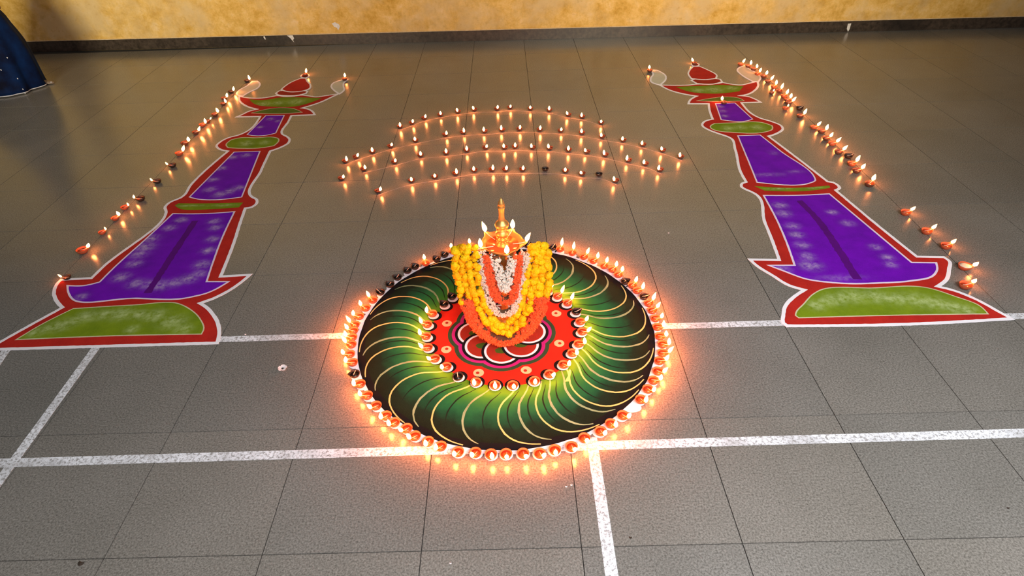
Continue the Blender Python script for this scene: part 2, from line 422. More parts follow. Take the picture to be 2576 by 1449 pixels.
outer_px = [(938,754,1),(920,774,1),(904,795,1),(893,816,1),(889,831,1),(886,848,1),(884,866,1),(880,890,1),(887,911,1),(892,940,0),(906,965,1),(924,994,1),(946,1020,1),(971,1045,1),(992,1062,1),(1023,1077,1),(1044,1096,1),(1077,1110,1),(1109,1122,1),(1152,1136,1),(1196,1138,1),(1235,1142,1),(1273,1141,1),(1316,1140,1),(1358,1140,1),(1396,1131,1),(1438,1123,1),(1470,1101,1),(1511,1084,1),(1537,1065,1),(1567,1044,1),(1612,1004,1),(1630,978,1),(1644,956,1),(1655,933,1),(1659,907,1),(1667,887,1),(1667,865,1),(1660,845,1),(1654,822,1),(1649,800,1),(1641,780,1),(1632,762,1),(1620,745,0),(1603,730,1),(1591,717,1),(1573,707,0),(1556,690,1),(1541,677,1),(1520,668,1),(1493,655,1),(1469,645,1),(1440,635,1),(1409,626,1),(1390,622,0),(1356,617,0),(1328,616,0),(1212,615,0),(1188,619,1),(1164,625,0),(1139,631,1),(1118,640,0),(1098,651,0),(1071,661,1),(1044,670,0),(1025,680,0),(1000,697,0),(981,715,0),(957,734,0)]
inner_px = [(1137,745,0),(1117,764,0),(1088,788,1),(1075,815,1),(1072,845,1),(1076,873,1),(1094,901,1),(1123,921,1),(1152,946,0),(1197,960,1),(1245,968,1),(1290,968,1),(1345,957,1),(1383,940,1),(1418,916,1),(1440,887,1),(1456,864,1),(1465,833,1),(1460,808,1),(1450,783,0),(1428,761,1),(1403,744,1),(1379,730,1),(1350,716,1),(1320,710,1)]
def ring(pxs, cen, name, grp, s, snap):
    L = []
    for (x, y, lit) in pxs:
        p = floor_pt(x, y, .020); d = Vector((p.x, p.y))-cen
        L.append([math.atan2(d.y, d.x), d.length, lit])
    L.sort(); n = len(L); out = []
    def near(a): return min(range(n), key=lambda i: abs((L[i][0]-a+PI) % (2*PI)-PI))
    marks = [(near(-PI/2), 'frontmost'), (near(0), 'rightmost'), (near(PI), 'leftmost')]
    for i, (a, r, lit) in enumerate(L):
        best = None
        for mi, mn in marks:
            k = (i-mi) % n
            if k <= n/2: c_ = (k, 'anticlockwise', mn)
            else: c_ = (n-k, 'clockwise', mn)
            if best is None or c_[0] < best[0]: best = c_
        st = 'lit' if lit else 'unlit dark'
        if best[0] == 0: lb = f'{st} clay oil lamp, the {best[2]} one of the {name}'
        else: lb = f'{st} clay oil lamp in the {name}, {ORD[best[0]]} {best[1]} from its {best[2]} lamp'
        p = cen+Vector((math.cos(a), math.sin(a)))*r
        o = clay_lamp(p.x, p.y, a+random.uniform(-.35, .35), lb, grp, 'lit' if lit else 'unlit', s, z=.0022)
        out.append((p, a))
    return out
outer = ring(outer_px, OC, 'outer ring', 'clay lamps in the outer ring', 1.0, .8075)
inner = ring(inner_px, IC, 'inner ring', 'clay lamps in the inner ring', 1.0, .409)

# ------------------------------------------------------------ round rangoli
md = empty('round_rangoli', (DC.x, DC.y, 0)); tag(md, 'round green, black and red powder rangoli with swirling cream lines', 'rangoli')
def rel(p): return (p[0]-DC.x, p[1]-DC.y)
def circ(r, n=96, c=(0, 0)): return [Vector((c[0]+r*math.cos(2*PI*i/n), c[1]+r*math.sin(2*PI*i/n))) for i in range(n)]
def annulus(name, r0, r1, z0, z1, n=128, jit=0):
    v = []; f = []
    for i in range(n):
        a = 2*PI*i/n; c_, s_ = math.cos(a), math.sin(a); q = r1*(1+jit*noise.noise(Vector((c_*9, s_*9, 0))))
        v += [(r0*c_, r0*s_, z1), (q*c_, q*s_, z1), (q*c_, q*s_, z0)]
    for i in range(n):
        a = 3*i; b2 = 3*((i+1) % n); f += [(a, a+1, b2+1, b2), (a+1, a+2, b2+2, b2+1)]
    return mesh(name, v, f)
link('white_border', annulus('white_border', .77, .797, 0, .0011, jit=.012), M['white_powder'], md)
link('black_rim', annulus('black_rim', .742, DR, 0, .0023, jit=.006), M['black_powder'], md)
link('green_band', annulus('green_band', .385, .750, 0, .0020, jit=.004), M['green_band'], md)
link('red_disc', prism('red_disc', circ(.402), 0, .0024), M['hot_red'], md)
for (p, a) in outer:
    q = Vector(rel(p))-Vector((math.cos(a), math.sin(a)))*.009
    link('white_scallop', prism('white_scallop', circ(.030, 16, q), 0, .0018), M['white_powder'], md)
sw = [(.41, 10.5), (.44, 8), (.47, 5), (.50, 2.2), (.54, .4), (.57, 0), (.62, .3), (.66, 1.6), (.69, 3.0), (.71, 4.5), (.735, 7.2), (.752, 10.5), (.764, 14.5), (.770, 19)]
def swirl(a0, rmax=.772, rmin=.405, k=1, wob=0):
    P = []
    for (r, o_) in sw:
        if rmin <= r <= rmax:
            a = math.radians(a0+o_*k); P.append(Vector((r*math.cos(a), r*math.sin(a))))
    return smooth_poly(P, False, 80, .018)
def taper(n, w0, w1, w2): return [(w0+(w1-w0)*min(1, i/(n*.35))) if i < n*.65 else w1+(w2-w1)*(i-n*.65)/(n*.35) for i in range(n)]
gold = [129.5, 149.5, 171.2, 190.5, 214, 237.2, 266, 284, 305.6, 315, 328, 353, 14.5, 36.2, 60, 84, 107]
pale = [139.5, 161.5, 183, 203.4, 228.5, 250.8, 275.5, 291.5, 302, 322.5, 336.5, 345.8, 8, 28.8, 50.5, 73, 96, 118]
for k, a in enumerate(gold):
    P = swirl(a, .772 if k % 3 else .765, k=.95+.1*random.random())
    link('golden_swirl', ribbon_mesh('golden_swirl', P, taper(len(P), .008, .0082, .0045), .0019, .0026, jit=.12), M['gold_line'], md)
for k, a in enumerate(pale):
    P = swirl(a, .752, k=.9)
    link('pale_swirl', ribbon_mesh('pale_swirl', P, taper(len(P), .006, .0110, .003), .0019, .0024, jit=.3), M['pale_line'], md)
allm = sorted([x % 360 for x in gold+pale])
for i, a in enumerate(allm):
    b2 = allm[(i+1) % len(allm)]; d = (b2-a) % 360
    if d < 6.5: continue
    P = swirl(a+d*.5+random.uniform(-1, 1), .69, .44, .9)
    link('dark_swirl', ribbon_mesh('dark_swirl', P, taper(len(P), .002, .0066, .0015), .0019, .0023, jit=.25), M['dark_line'], md)
for (p, a) in inner:
    q = Vector(rel(p)); u = Vector((math.cos(a), math.sin(a)))
    link('black_scallop', prism('black_scallop', circ(.038, 18, q-u*.014), 0, .0030), M['black_powder'], md)
    link('white_scallop', prism('white_scallop', circ(.0295, 16, q-u*.005), 0, .0034), M['white_powder'], md)
# smear of spilt golden powder by the lamps at the right front of the inner ring
sp = [floor_pt(*q) for q in ((1431, 930), (1430, 945), (1424, 955), (1421, 961), (1431, 960), (1434, 950), (1437, 932))]
link('spilt_powder', prism('spilt_powder', [Vector(rel(p)) for p in sp], .0019, .0029), M['gold_line'], md)
# the flower in the middle
FC = Vector((.307-DC.x, 1.213-DC.y))
PC = [FC+Vector((math.cos(a), math.sin(a)))*.137 for a in [math.radians(90+45*k) for k in range(8)]]
def scallop(rad, n=160):
    out = []
    for i in range(n):
        u = Vector((math.cos(2*PI*i/n), math.sin(2*PI*i/n))); best = 0
        for p in PC:
            d = p-FC; bq = d.dot(u); disc = bq*bq-(d.length_squared-rad*rad)
            if disc > 0: best = max(best, bq+math.sqrt(disc))
        out.append(FC+u*best)
    return out
link('green_scallop', prism('green_scallop', scallop(.149), 0, .0028), M['deep_green'], md)
link('magenta_scallop', prism('magenta_scallop', scallop(.128), 0, .0031), M['magenta'], md)
for k in range(1, 9):
    p = PC[k % 8]; z = .0033+.00045*(k-1); u = (p-FC).normalized()
    def egg(r, c0=0): return [p+u*(c0)+Vector((math.cos(t), math.sin(t)))*r*(1+.06*math.cos(t-math.atan2(u.y, u.x))) for t in [2*PI*i/48 for i in range(48)]]
    pe = link('flower_petal', prism('flower_petal', egg(.079), 0, z+.00030), M['maroon'], md)
    link('black_outline', prism('black_outline', egg(.105), 0, z), M['black_powder'], pe)
    link('white_outline', prism('white_outline', egg(.091), 0, z+.00015), M['white_powder'], pe)
    link('green_centre', prism('green_centre', [p+u*.002+Vector((math.cos(t)*.036, math.sin(t)*.022))*(1+.15*noise.noise(Vector((t*3, k, 0)))) for t in [2*PI*i/20 for i in range(20)]], 0, z+.00042), M['leaf_green'], pe)
for (r, a) in ((.326, 167.3), (.336, 203.6), (.337, 246), (.314, 288.3), (.297, 338.2), (.308, 24.9), (.31, 62), (.32, 98), (.325, 133)):
    c_ = Vector((r*math.cos(math.radians(a)), r*math.sin(math.radians(a))))
    d = link('peach_dot', prism('peach_dot', [c_+Vector((math.cos(t), math.sin(t)))*.0265*(1+.08*noise.noise(Vector((t*2, a, 0)))) for t in [2*PI*i/24 for i in range(24)]], 0, .0029), M['dot'], md)
    link('dot_centre', prism('dot_centre', circ(.009, 12, c_+Vector((random.uniform(-.006, .004), random.uniform(-.003, .005)))), .0028, .0033), M['maroon'], d)

# ------------------------------------------------------------ the two lamp-shaped rangolis
def W2(pts): return [floor_pt(x, y) for x, y in pts]
def lamp_rangoli(label, sil, parts, line_w=.020):
    r = empty('lamp_rangoli', (0, 0, 0)); tag(r, label, 'rangoli')
    P = smooth_poly(W2(sil)); cx = sum(p.x for p in P)/len(P); cy = min(p.y for p in P)
    r.location = (cx, cy, 0); off = Vector((cx, cy))
    R_ = lambda Q: [q-off for q in Q]
    link('red_ground', prism('red_ground', R_(P), 0, .0010), M['red_powder'], r)
    link('white_outline', ribbon_mesh('white_outline', R_(P), line_w, 0, .0018, True, .10), M['white_powder'], r)
    for (nm, mt, ol, pts, dabs, lw) in parts:
        Q = smooth_poly(W2(pts)); dd = []
        for d in dabs:
            q = floor_pt(d[0], d[1]); s = d[2] if len(d) > 2 else 1
            rx, ry = (.036, .030) if len(d) < 5 else (d[3], d[4])
            dd.append((q.x-off.x, q.y-off.y, rx*s, ry*s, .9 if len(d) < 6 else d[5]))
        me = panel(nm, R_(Q), 0, .0016, dd) if 'purple' in mt or 'green_powder' in mt else prism(nm, R_(Q), 0, .0016)
        o = link(nm, me, M[mt], r)
        if ol: link('panel_outline', ribbon_mesh('panel_outline', R_(Q), lw, 0, .0022, True, .12), M[ol], o)
    return r, R_, off
Lsil = [(231,872),(546,863),(551,846),(548,813),(535,790),(520,774),(503,763),(541,749),(589,723),(628,692),(555,696),(592,600),(601,571),(617,524),(634,521),(643,515),(646,503),(633,495),(657,429),(680,380),(703,372),(725,360),(728,350),(722,344),(712,339),(726,305),(733,291),(791.5,288.5),(785,280),(776,275),(759,272),(804,258),(835,244),(852,236),(819.5,241),(796,244),(773,241),(757,239.6),(740,242),(718,243),(695,241),(680,244),(656,247),(633,247),(602,242.7),(602,252),(610,261),(625,269),(647,275),(627,280),(610,288),(596,294),(655,293),(597,341),(574,347),(555.5,356.5),(545,367),(552,375),(574,380.5),(481,464.7),(454,498),(428,509),(416,520),(418,532),(254,677),(230.6,700),(154,704),(143.5,715),(136,736),(143.5,759),(157.6,774),(77,818),(0,861),(-34,880)]
Lp = [
 ('green_base', 'green_powder', 'peach_line', [(41,855),(102.5,818),(184.5,777),(333,768),(448,764),(479,779),(505,805),(512,831),(507,841),(295,845)], [(90,836,1.2),(120,827,1.2),(154,818,1.6),(190,807,1.3),(218,797,1.6),(262,792,1.4),(307,790,1.7),(350,792,1.2),(389,795,1.6),(435,810,1.7),(461,828,1.2),(333,828,.9)], .007),
 ('purple_shaft', 'purple_powder', 'pink_line', [(575,709),(520,709),(531,675),(558.5,600),(590,533),(515,538),(435,538),(369,600),(286,675),(251,710),(218,718),(170,719),(173,738),(184.5,754),(333,751),(474,749),(525,736)], [(456,554),(426,574),(539,557),(542,573),(535,602),(526,630),(508,666,1.2),(340,664),(379,601,1.3),(365,622,1.5),(350,640,1.3),(335,664),(305,698,1.2),(343,713,1.2),(375,716,1.2),(405,718,1.4),(440,711,1.2),(474,702,1.3),(500,690,1.1),(512,664),(523,631),(205,747,.8)], .011),
 ('purple_shaft', 'purple_powder', 'pink_line', [(654,381),(589,383),(477,496),(496,501),(542.6,503),(608,496)], [(619,391),(584,396),(556,424),(535,452),(528,477,1.1),(554,489,1.2),(577,482,1.1),(601,473,1.1)], .010),
 ('purple_shaft', 'purple_powder', 'pink_line', [(715,290.5),(669,291),(622,339),(644,342),(667,341),(694,335)], [(680,300,.8),(655,320,.7),(700,305,.7)], .010),
 ('green_band', 'green_powder', None, [(440,517),(449,512),(530,512),(612,510),(601,522),(542.6,526),(449,524)], [(480,518,1,.09,.01),(560,517,1,.09,.01)], .006),
 ('green_knob', 'green_powder', 'peach_line', [(701,355),(689,367),(659.5,372),(605,373.5),(574,372),(569,364),(582,352),(605,347),(644,347),(687.5,345.6),(700,349)], [(620,361,1.5),(665,359,1.2)], .011),
 ('green_collar', 'dark_green_edge', 'peach_line', [(633,284.6),(672,275),(695,272),(734,273),(760.5,283),(711,286)], [], .006),
 ('green_saucer', 'green_powder', None, [(627,250),(664,252),(703,246),(735,245),(773,246),(810,247),(773,261),(749.6,267),(695,269),(648.7,265)], [(664,262,1.8),(745,256,2.2),(700,259,1.5)], .006),
]
rl, RL, offL = lamp_rangoli('left powder rangoli of a tall purple, green and red standing lamp', Lsil, Lp)
Rsil = [(1979.5,820),(1970,812),(1970,795),(1977,768),(1999,746),(2024,729.5),(1985,718),(1943,693),(1907,671),(1886,653),(1960,654.5),(1943,607),(1924,560),(1890,482.5),(1876.5,477),(1865,470),(1867,461.5),(1877,458),(1865,437),(1849,375),(1837,347),(1804.6,335),(1781,326),(1767,316.6),(1774,305),(1793,300),(1786,282),(1782.5,261),(1732,261),(1737,251),(1753,242),(1723,237),(1688,228),(1660,214),(1700,215),(1735,214),(1753,212),(1785,212),(1818.6,208),(1839.5,212),(1863,214),(1886,209.5),(1905,205),(1907,216.5),(1898,228),(1881.5,237),(1860.5,241),(1881.5,243),(1898,249),(1913,257),(1865,258.4),(1914,298),(1944,307),(1965,316.6),(1969,323.6),(1956,335),(1932.7,343),(2056,437),(2081.5,457),(2095.4,459),(2107,466),(2112,473),(2102,479),(2199,560),(2306,646),(2374,647.5),(2385,654.5),(2386.7,679.5),(2380,704.5),(2357.5,721),(2402,732),(2457.5,754.5),(2499,777),(2544,802),(2277,816)]
Rp = [
 ('green_base', 'green_powder', 'peach_line', [(2002,788),(2021,766),(2049,738),(2062,731),(2193.5,725),(2343.6,727),(2402,746),(2466,771),(2485,790),(2249,793.5),(2009,800),(2001,794)], [(2054,768,1.2),(2080,759,1.2),(2099,754,1.5),(2125,749,1.4),(2149,746,1.7),(2202,746,1.7),(2230,749,1.3),(2257,752,1.7),(2304,755,1.8),(2330,758,1.4),(2355,763,1.8),(2380,768,1.4),(2402,774,1.5),(2430,779,1.4)], .007),
 ('purple_shaft', 'purple_powder', 'pink_line', [(1920.7,492),(2000,492),(2086,488),(2293,661),(2354.7,661.5),(2357,680),(2343.6,696),(2291,707),(2221,712),(2096,711.5),(2027,702),(1971,682),(1933.6,668),(1999,668),(1979.5,613),(1957,560)], [(1962,517,1.1),(1971,538,1.1),(1993,569,1),(2004,591,1),(2018,617),(2030,645),(2038,668,1.4),(1967,678,1.1),(2093,534,.8),(2133,562,.9),(2202,622,.8),(2233,648,.8),(2242,666,.8),(2110,700,1.3,.09,.02,.35)], .012),
 ('purple_shaft', 'purple_powder', 'pink_line', [(1856,342),(1912,340),(1962.7,380),(2049,447.5),(2051,454.5),(2039.5,460),(1904.4,459),(1872,380)], [(1930,440,1.2,.1,.02,.35),(2000,432,1,.05,.02,.4),(1945,385,1,.03,.03,.3)], .011),
 ('purple_shaft', 'purple_powder', 'pink_line', [(1800,261),(1849,259.5),(1893,300),(1874.5,305),(1814,301.5)], [(1812,268,.7),(1818,280,.7),(1823,292,.7)], .010),
 ('green_band', 'green_powder', None, [(1897.4,468.5),(1993,473),(2086,467),(2088.5,473),(2039.5,480),(1923,480)], [(1960,475,1,.09,.01),(2050,473,1,.07,.01)], .006),
 ('green_knob', 'green_powder', 'peach_line', [(1787,319),(1797.6,311),(1839,309.6),(1921,309.6),(1942,316.6),(1942,326),(1921,333),(1839.5,333),(1804.6,329.5),(1790,324)], [(1832,323,1.3),(1862,321,1.3),(1905,321,1.5)], .011),
 ('green_collar', 'dark_green_edge', 'peach_line', [(1753,254),(1793,247),(1828,244),(1858,247),(1872,254),(1816,255.6)], [], .006),
 ('green_saucer', 'green_powder', None, [(1700,219),(1758,216.5),(1816,214),(1870,217.6),(1860,230),(1793,236),(1734.7,231)], [(1757,228,1.8),(1797,226,2.2),(1840,222,1.4)], .006),
]
rr, RR, offR = lamp_rangoli('right powder rangoli of a tall purple, green and red standing lamp', Rsil, Rp)
def extra(root, off, nm, m_, pts, closed=True, z=.0026, wd=None, ol=None, lw=.017):
    Q = smooth_poly(W2(pts), closed) if closed else smooth_poly(W2(pts), False)
    Q = [q-off for q in Q]
    if closed:
        o = link(nm, prism(nm, Q, 0, z), M[m_], root)
        if ol: link('panel_outline', ribbon_mesh('panel_outline', Q, lw, 0, z+.0006, True, .1), M[ol], o)
    else: o = link(nm, ribbon_mesh(nm, Q, wd, .0004, z, jit=.15), M[m_], root)
    return o
ST = lambda n, a, b2: [a+(b2-a)*i/(n-1) for i in range(n)]
def stripe(root, off, pts, a, b2):
    n = len(smooth_poly(W2(pts), False)); extra(root, off, 'centre_stripe', 'stripe_powder', pts, False, .0019, ST(n, a, b2))
stripe(rl, offL, [(491,556),(455,610),(414,673),(390,710),(371,738)], .045, .042)
stripe(rr, offR, [(2010,505),(2060,557),(2110,630),(2156,703)], .042, .050)
extra(rl, offL, 'lower_dome', 'maroon', [(774,230),(770,235),(749.6,240),(718.6,241),(701.5,239.6),(694,235),(703,229),(734,227)], ol='white_powder')
extra(rl, offL, 'upper_dome', 'red_powder', [(708,225.6),(715.5,219),(734,207),(756,198),(770,198),(773,205),(781,215),(777.6,224),(765,228.7),(734,232),(714,228.7)], z=.0034, ol='white_powder')
extra(rl, offL, 'top_ring', 'maroon', [(757,191.5),(762,188),(770,187),(777,189.5),(776,193.5),(768,196.5),(760,195.5)], z=.0034, ol='white_powder', lw=.015)
extra(rl, offL, 'powder_flame', 'cream_powder', [(596,238),(600.6,228.7),(622,216),(632,208),(635,205),(647,204.6),(654,211.6),(647,222.5),(627,232),(611,242)], ol='white_powder')
extra(rl, offL, 'powder_flame', 'cream_powder', [(860,202),(840,208.5),(833.5,218),(840,227),(854,236.5),(864.5,228.7),(864,216),(865,208.5),(874,201)], ol='white_powder')
extra(rr, offR, 'lower_dome', 'maroon', [(1739,202.5),(1753,210.6),(1793,212),(1816,206),(1811.6,200),(1795,198),(1750,199)], ol='white_powder')
extra(rr, offR, 'upper_dome', 'red_powder', [(1744,168),(1732,188.5),(1739,198),(1769.6,201),(1800,198),(1803,191),(1781,177),(1760,168)], z=.0034, ol='white_powder')
extra(rr, offR, 'top_ring', 'maroon', [(1739,163),(1743,160),(1751,159.5),(1758,162),(1757,165.5),(1749,167),(1742,166)], z=.0034, ol='white_powder', lw=.015)
extra(rr, offR, 'powder_flame', 'cream_powder', [(1634.5,176),(1653,177),(1674,191),(1675,198),(1660,214),(1639,207),(1637,198),(1643,186)], ol='white_powder')
extra(rr, offR, 'powder_flame', 'cream_powder', [(1878,165),(1860.5,170),(1854.7,177),(1865,188.5),(1893,205),(1907,206),(1913,195.5),(1898,181.5),(1881.5,172)], ol='white_powder')

# ------------------------------------------------------------ lamps beside and above the rangolis
def at_flame(px, py, ang, s, zf=.045):
    """stand a lamp so that its flame is where the photo shows it"""
    p = floor_pt(px, py, zf*s); d = Vector((math.cos(ang), math.sin(ang)))*.032*s
    return p.x-d.x, p.y-d.y
def chain(pts, grp, lab, ang0):
    for k, q in enumerate(pts):
        x, y, st, s = q[:4]; a = math.radians(q[4] if len(q) > 4 else ang0+random.uniform(-25, 25))
        near_ = len(q) > 5 and q[5] in ('clay', 'wax')
        if st in ('lit', 'small') and not near_: X, Y = at_flame(x, y, a, s)
        else:
            p = floor_pt(x, y, .018*s); X, Y = p.x, p.y
        tone = q[5] if len(q) > 5 else ('brown' if y < 460 and k % 3 else None)
        clay_lamp(X, Y, a, lab(k, st), grp, st, s, fs=.55 if st == 'small' else (.55 if near_ else .92), fw=.95 if near_ else 1.12, tone=tone)
sw_ = {'lit': 'lit', 'small': 'small lit', 'unlit': 'unlit dark', 'wax': 'flameless dark'}
right = [(1871,151.7,'lit',1.1),(1890,156.6,'lit',1.1),(1905.5,164.5,'lit',1.1),(1913,175,'lit',1.1),(1929.7,181,'lit',1.15),(1942,195,'lit',1.1),(1953.7,206.5,'lit',1.15),(1967.6,216.5,'lit',1.15),(1947.4,224.5,'small',.9),(1981,229.7,'lit',1.15),(1990.5,239.8,'lit',1.15),(1996.8,248.4,'lit',1.15),(1984,262,'small',1),(2012,271,'unlit',1.2),(2025.4,280.5,'lit',1.15),(2060,309.6,'lit',1.1),(2081,319.7,'lit',1.15),(2091.6,337.6,'lit',1.1),(2108.6,350.4,'lit',1.15),(2125,370,'lit',1.2),(2135,391,'unlit',1.2),(2158,398.6,'lit',1.2),(2172,416.8,'lit',1.2),(2199,445,'lit',1.3),(2279,533,'lit',1.22,8,'clay'),(2332,580,'lit',1.22,12,'clay'),(2381,617,'lit',1.22,15,'clay'),(2428,668,'lit',1.35,-25,'wax'),(2430,716,'lit',1.3,10,'clay')]
def rlab(k, st):
    n = len(right)-k
    return f'{sw_[st]} clay lamp right of the right lamp rangoli, {ORD[n] if n > 1 else "nearest"}{" from the near end" if n > 1 else " one of the row"}'
chain(right, 'clay lamps right of the right lamp rangoli', rlab, 20)
left = [(627,195,'lit',1.1,-5,'dark'),(586.6,222.5,'lit',1.1,-10,'dark'),(570,238.8,'lit',1.1,0,'brown'),(567,253,'lit',1.0,0,'brown'),(547,276.5,'lit',1.15),(528,294.7,'small',1),(516,304,'lit',1.1),(499,323,'lit',1.15),(473,348,'lit',1.25),(459,373,'lit',1.2,25),(418,408,'small',1.1,200,'dark'),(379,448,'small',1.1,200,'dark'),(334,491,'small',1.2,200,'dark'),(321,511,'small',1),(297.5,535.7,'lit',1.0),(264,571.8,'small',.9),(206,628,'lit',1.35,18,'clay'),(150,691,'small',.9,200,'dark')]
def llab(k, st):
    n = len(left)-k
    return f'{sw_[st]} clay lamp left of the left lamp rangoli, {ORD[n] if n > 1 else "nearest"}{" from the near end" if n > 1 else " one of the row"}'
chain(left, 'clay lamps left of the left lamp rangoli', llab, 20)
for (x, y, a, lb) in ((769.5,177.8,80,'lit clay lamp on the tip of the left lamp rangoli'), (866.9,188.3,90,'lit clay lamp at the right powder flame of the left lamp rangoli'),
                      (1634,167,90,'lit clay lamp at the left powder flame of the right lamp rangoli'), (1743,149,110,'lit clay lamp on the tip of the right lamp rangoli'),
                      (1817,246,110,'lit clay lamp standing inside the collar of the right lamp rangoli')):
    X, Y = at_flame(x, y, math.radians(a), 1.1); clay_lamp(X, Y, math.radians(a), lb, None, 'lit', 1.1, z=.0024, fs=.78, fw=1.15, tone='brown')
arcs = [
 [(1006,313),(1038,303),(1069.5,291),(1108,283),(1150,275.5),(1190.6,270),(1251.6,268),(1284,265),(1334,268),(1381.5,271.4),(1427,283),(1463,288),(1512.5,303)],
 [(871.6,399),(899,388),(936,376),(984.6,361.6),(1043.5,348),(1123,333),(1167,327),(1216.6,324.7),(1260.6,321),(1308,319),(1359,320.7),(1412,323.4),(1463,328.8),(1512.5,338),(1566,347),(1615,358),(1665,372),(1710.7,388.5)],
 [(863,442),(918,419),(994,401.5),(1057.8,385),(1122,379),(1174,372.4),(1223.8,365.6),(1267,365.6),(1296,363.8),(1336.6,365.6),(1379.7,367),(1430,372),(1472.6,376),(1519.6,383.5),(1577,397),(1620,406),(1657,421)],
 [(956.5,473.8),(1034.5,449),(1093.4,439.7),(1148.4,430.7),(1191.5,423),(1240,421),(1274,421),(1316,421),(1371.6,424,'unlit'),(1422,424.8),(1462,431.6),(1507,437,'unlit'),(1544.8,448.5)]]
an = ['farthest', 'second farthest', 'third farthest', 'nearest']
M['chalk'] = simple('faint_chalk', (.50, .44, .39), (.30, .26, .22), 120, .8)
for k, arc in enumerate(arcs):
    line = []
    for i, q in enumerate(arc):
        st = q[2] if len(q) > 2 else 'lit'
        p = floor_pt(q[0], q[1], .04); a = math.atan2(1.4-p.y, .33-p.x)+random.uniform(-.3, .3)
        if st == 'lit': X, Y = at_flame(q[0], q[1], a, 1.0)
        else:
            p = floor_pt(q[0], q[1], .018); X, Y = p.x, p.y
        clay_lamp(X, Y, a, f'{sw_[st]} clay lamp in the {an[k]} lamp arc, {ORD[i+1]} from the left', f'clay lamps in the {an[k]} arc', st, 1.0, fs=.95, fw=1.05, tone='brown')
        line.append((X, Y-.045))
    if k == 2: line = line[1:]
    Q = smooth_poly(line, False, 80, .03)
    o = empty('chalk_arc', (Q[0].x, Q[0].y, 0)); tag(o, f'faint thin chalk line under the {an[k]} arc of lamps', 'chalk line')
    link('line', ribbon_mesh('line', [q-Q[0] for q in Q], .006, .00002, .0005, jit=.3), M['chalk'], o)

# ------------------------------------------------------------ brass lamp
LX, LY = DC.x, DC.y
bl = empty('brass_lamp', (LX, LY, .0085)); tag(bl, 'tall brass standing lamp with five flames in the middle of the round rangoli', 'lamp')
link('base', lathe('base', [(.10, 0), (.100, .012), (.092, .020), (.078, .030), (.052, .045), (.034, .065), (.024, .085)], 40), M['brass'], bl, True)
link('stem', lathe('stem', [(.020, .08), (.030, .10), (.020, .12), (.016, .17), (.026, .19), (.017, .21), (.015, .30), (.025, .32), (.017, .34), (.016, .44), (.03, .46), (.02, .48), (.018, .52)], 24), M['brass'], bl, True)
link('lower_tray', lathe('lower_tray', [(.02, .400), (.08, .402), (.105, .410), (.110, .422), (.105, .421), (.07, .412), (.018, .409)], 40), M['brass'], bl, True)
BZ = .553
spouts = [math.radians(a) for a in (-80, -8, 64, 136, 208)]
def tray_mod(p, a):
    t = max(0, min(1, (p.z-.53)/.02)); k = 0
    for s in spouts:
        d = (a-s+PI) % (2*PI)-PI; k = max(k, math.exp(-(d/.15)**2))
    rr_ = math.hypot(p.x, p.y); s_ = 1+.24*k*t*(rr_/.1)**2
    return Vector((p.x*s_, p.y*s_, p.z+.003*k*t))
link('oil_bowl', lathe('oil_bowl', [(.018, .512), (.045, .515), (.075, .528), (.094, .548), (.100, BZ+.008), (.097, BZ+.008), (.090, .550), (.070, .536), (.03, .530), (.012, .529)], 60, True, tray_mod), M['brass'], bl, True)
link('oil', lathe('oil', [(.078, .5445), (.078, .5455), (.004, .546)], 40), M['oil'], bl, True)
link('column', lathe('column', [(.034, .530), (.033, .548), (.026, .556), (.025, .575), (.029, .580), (.024, .585), (.023, .598), (.031, .604), (.031, .612), (.020, .622), (.016, .632)], 28), M['brass'], bl, True)
bm = bmesh.new()
for k in range(12):
    for z in (.566, .591):
        a = 2*PI*k/12; bmesh.ops.create_icosphere(bm, subdivisions=1, radius=.0055, matrix=Matrix.Translation((.026*math.cos(a), .026*math.sin(a), z)))
me = bpy.data.meshes.new('beading'); bm.to_mesh(me); bm.free(); link('beading', me, M['brass'], bl, True)
link('finial', lathe('finial', [(.016, .622), (.027, .628), (.027, .633), (.022, .636), (.031, .644), (.034, .654), (.030, .665), (.019, .674), (.0155, .684), (.0135, .700), (.0135, .722), (.0150, .738), (.0170, .744), (.0175, .751), (.0135, .756), (.0165, .760), (.0130, .772), (.0070, .786), (.001, .797)], 28), M['brass'], bl, True)
for i, a in enumerate(spouts):
    wk = link('wick', tube('wick', [(.05, 0, .549), (.09, 0, .556), (.117, 0, .566)], [.002, .0022, .0016], 6), M['cotton'], bl); wk.rotation_euler.z = a
    f_ = link('flame', far_flames[(i*2+1) % 4], None, bl)
    f_.scale = (1.15, 1.3, 1.25); f_.rotation_euler.z = a
    f_.location = (math.cos(a)*(.116-.031*1.15), math.sin(a)*(.116-.031*1.15), .566-.0235*1.25)

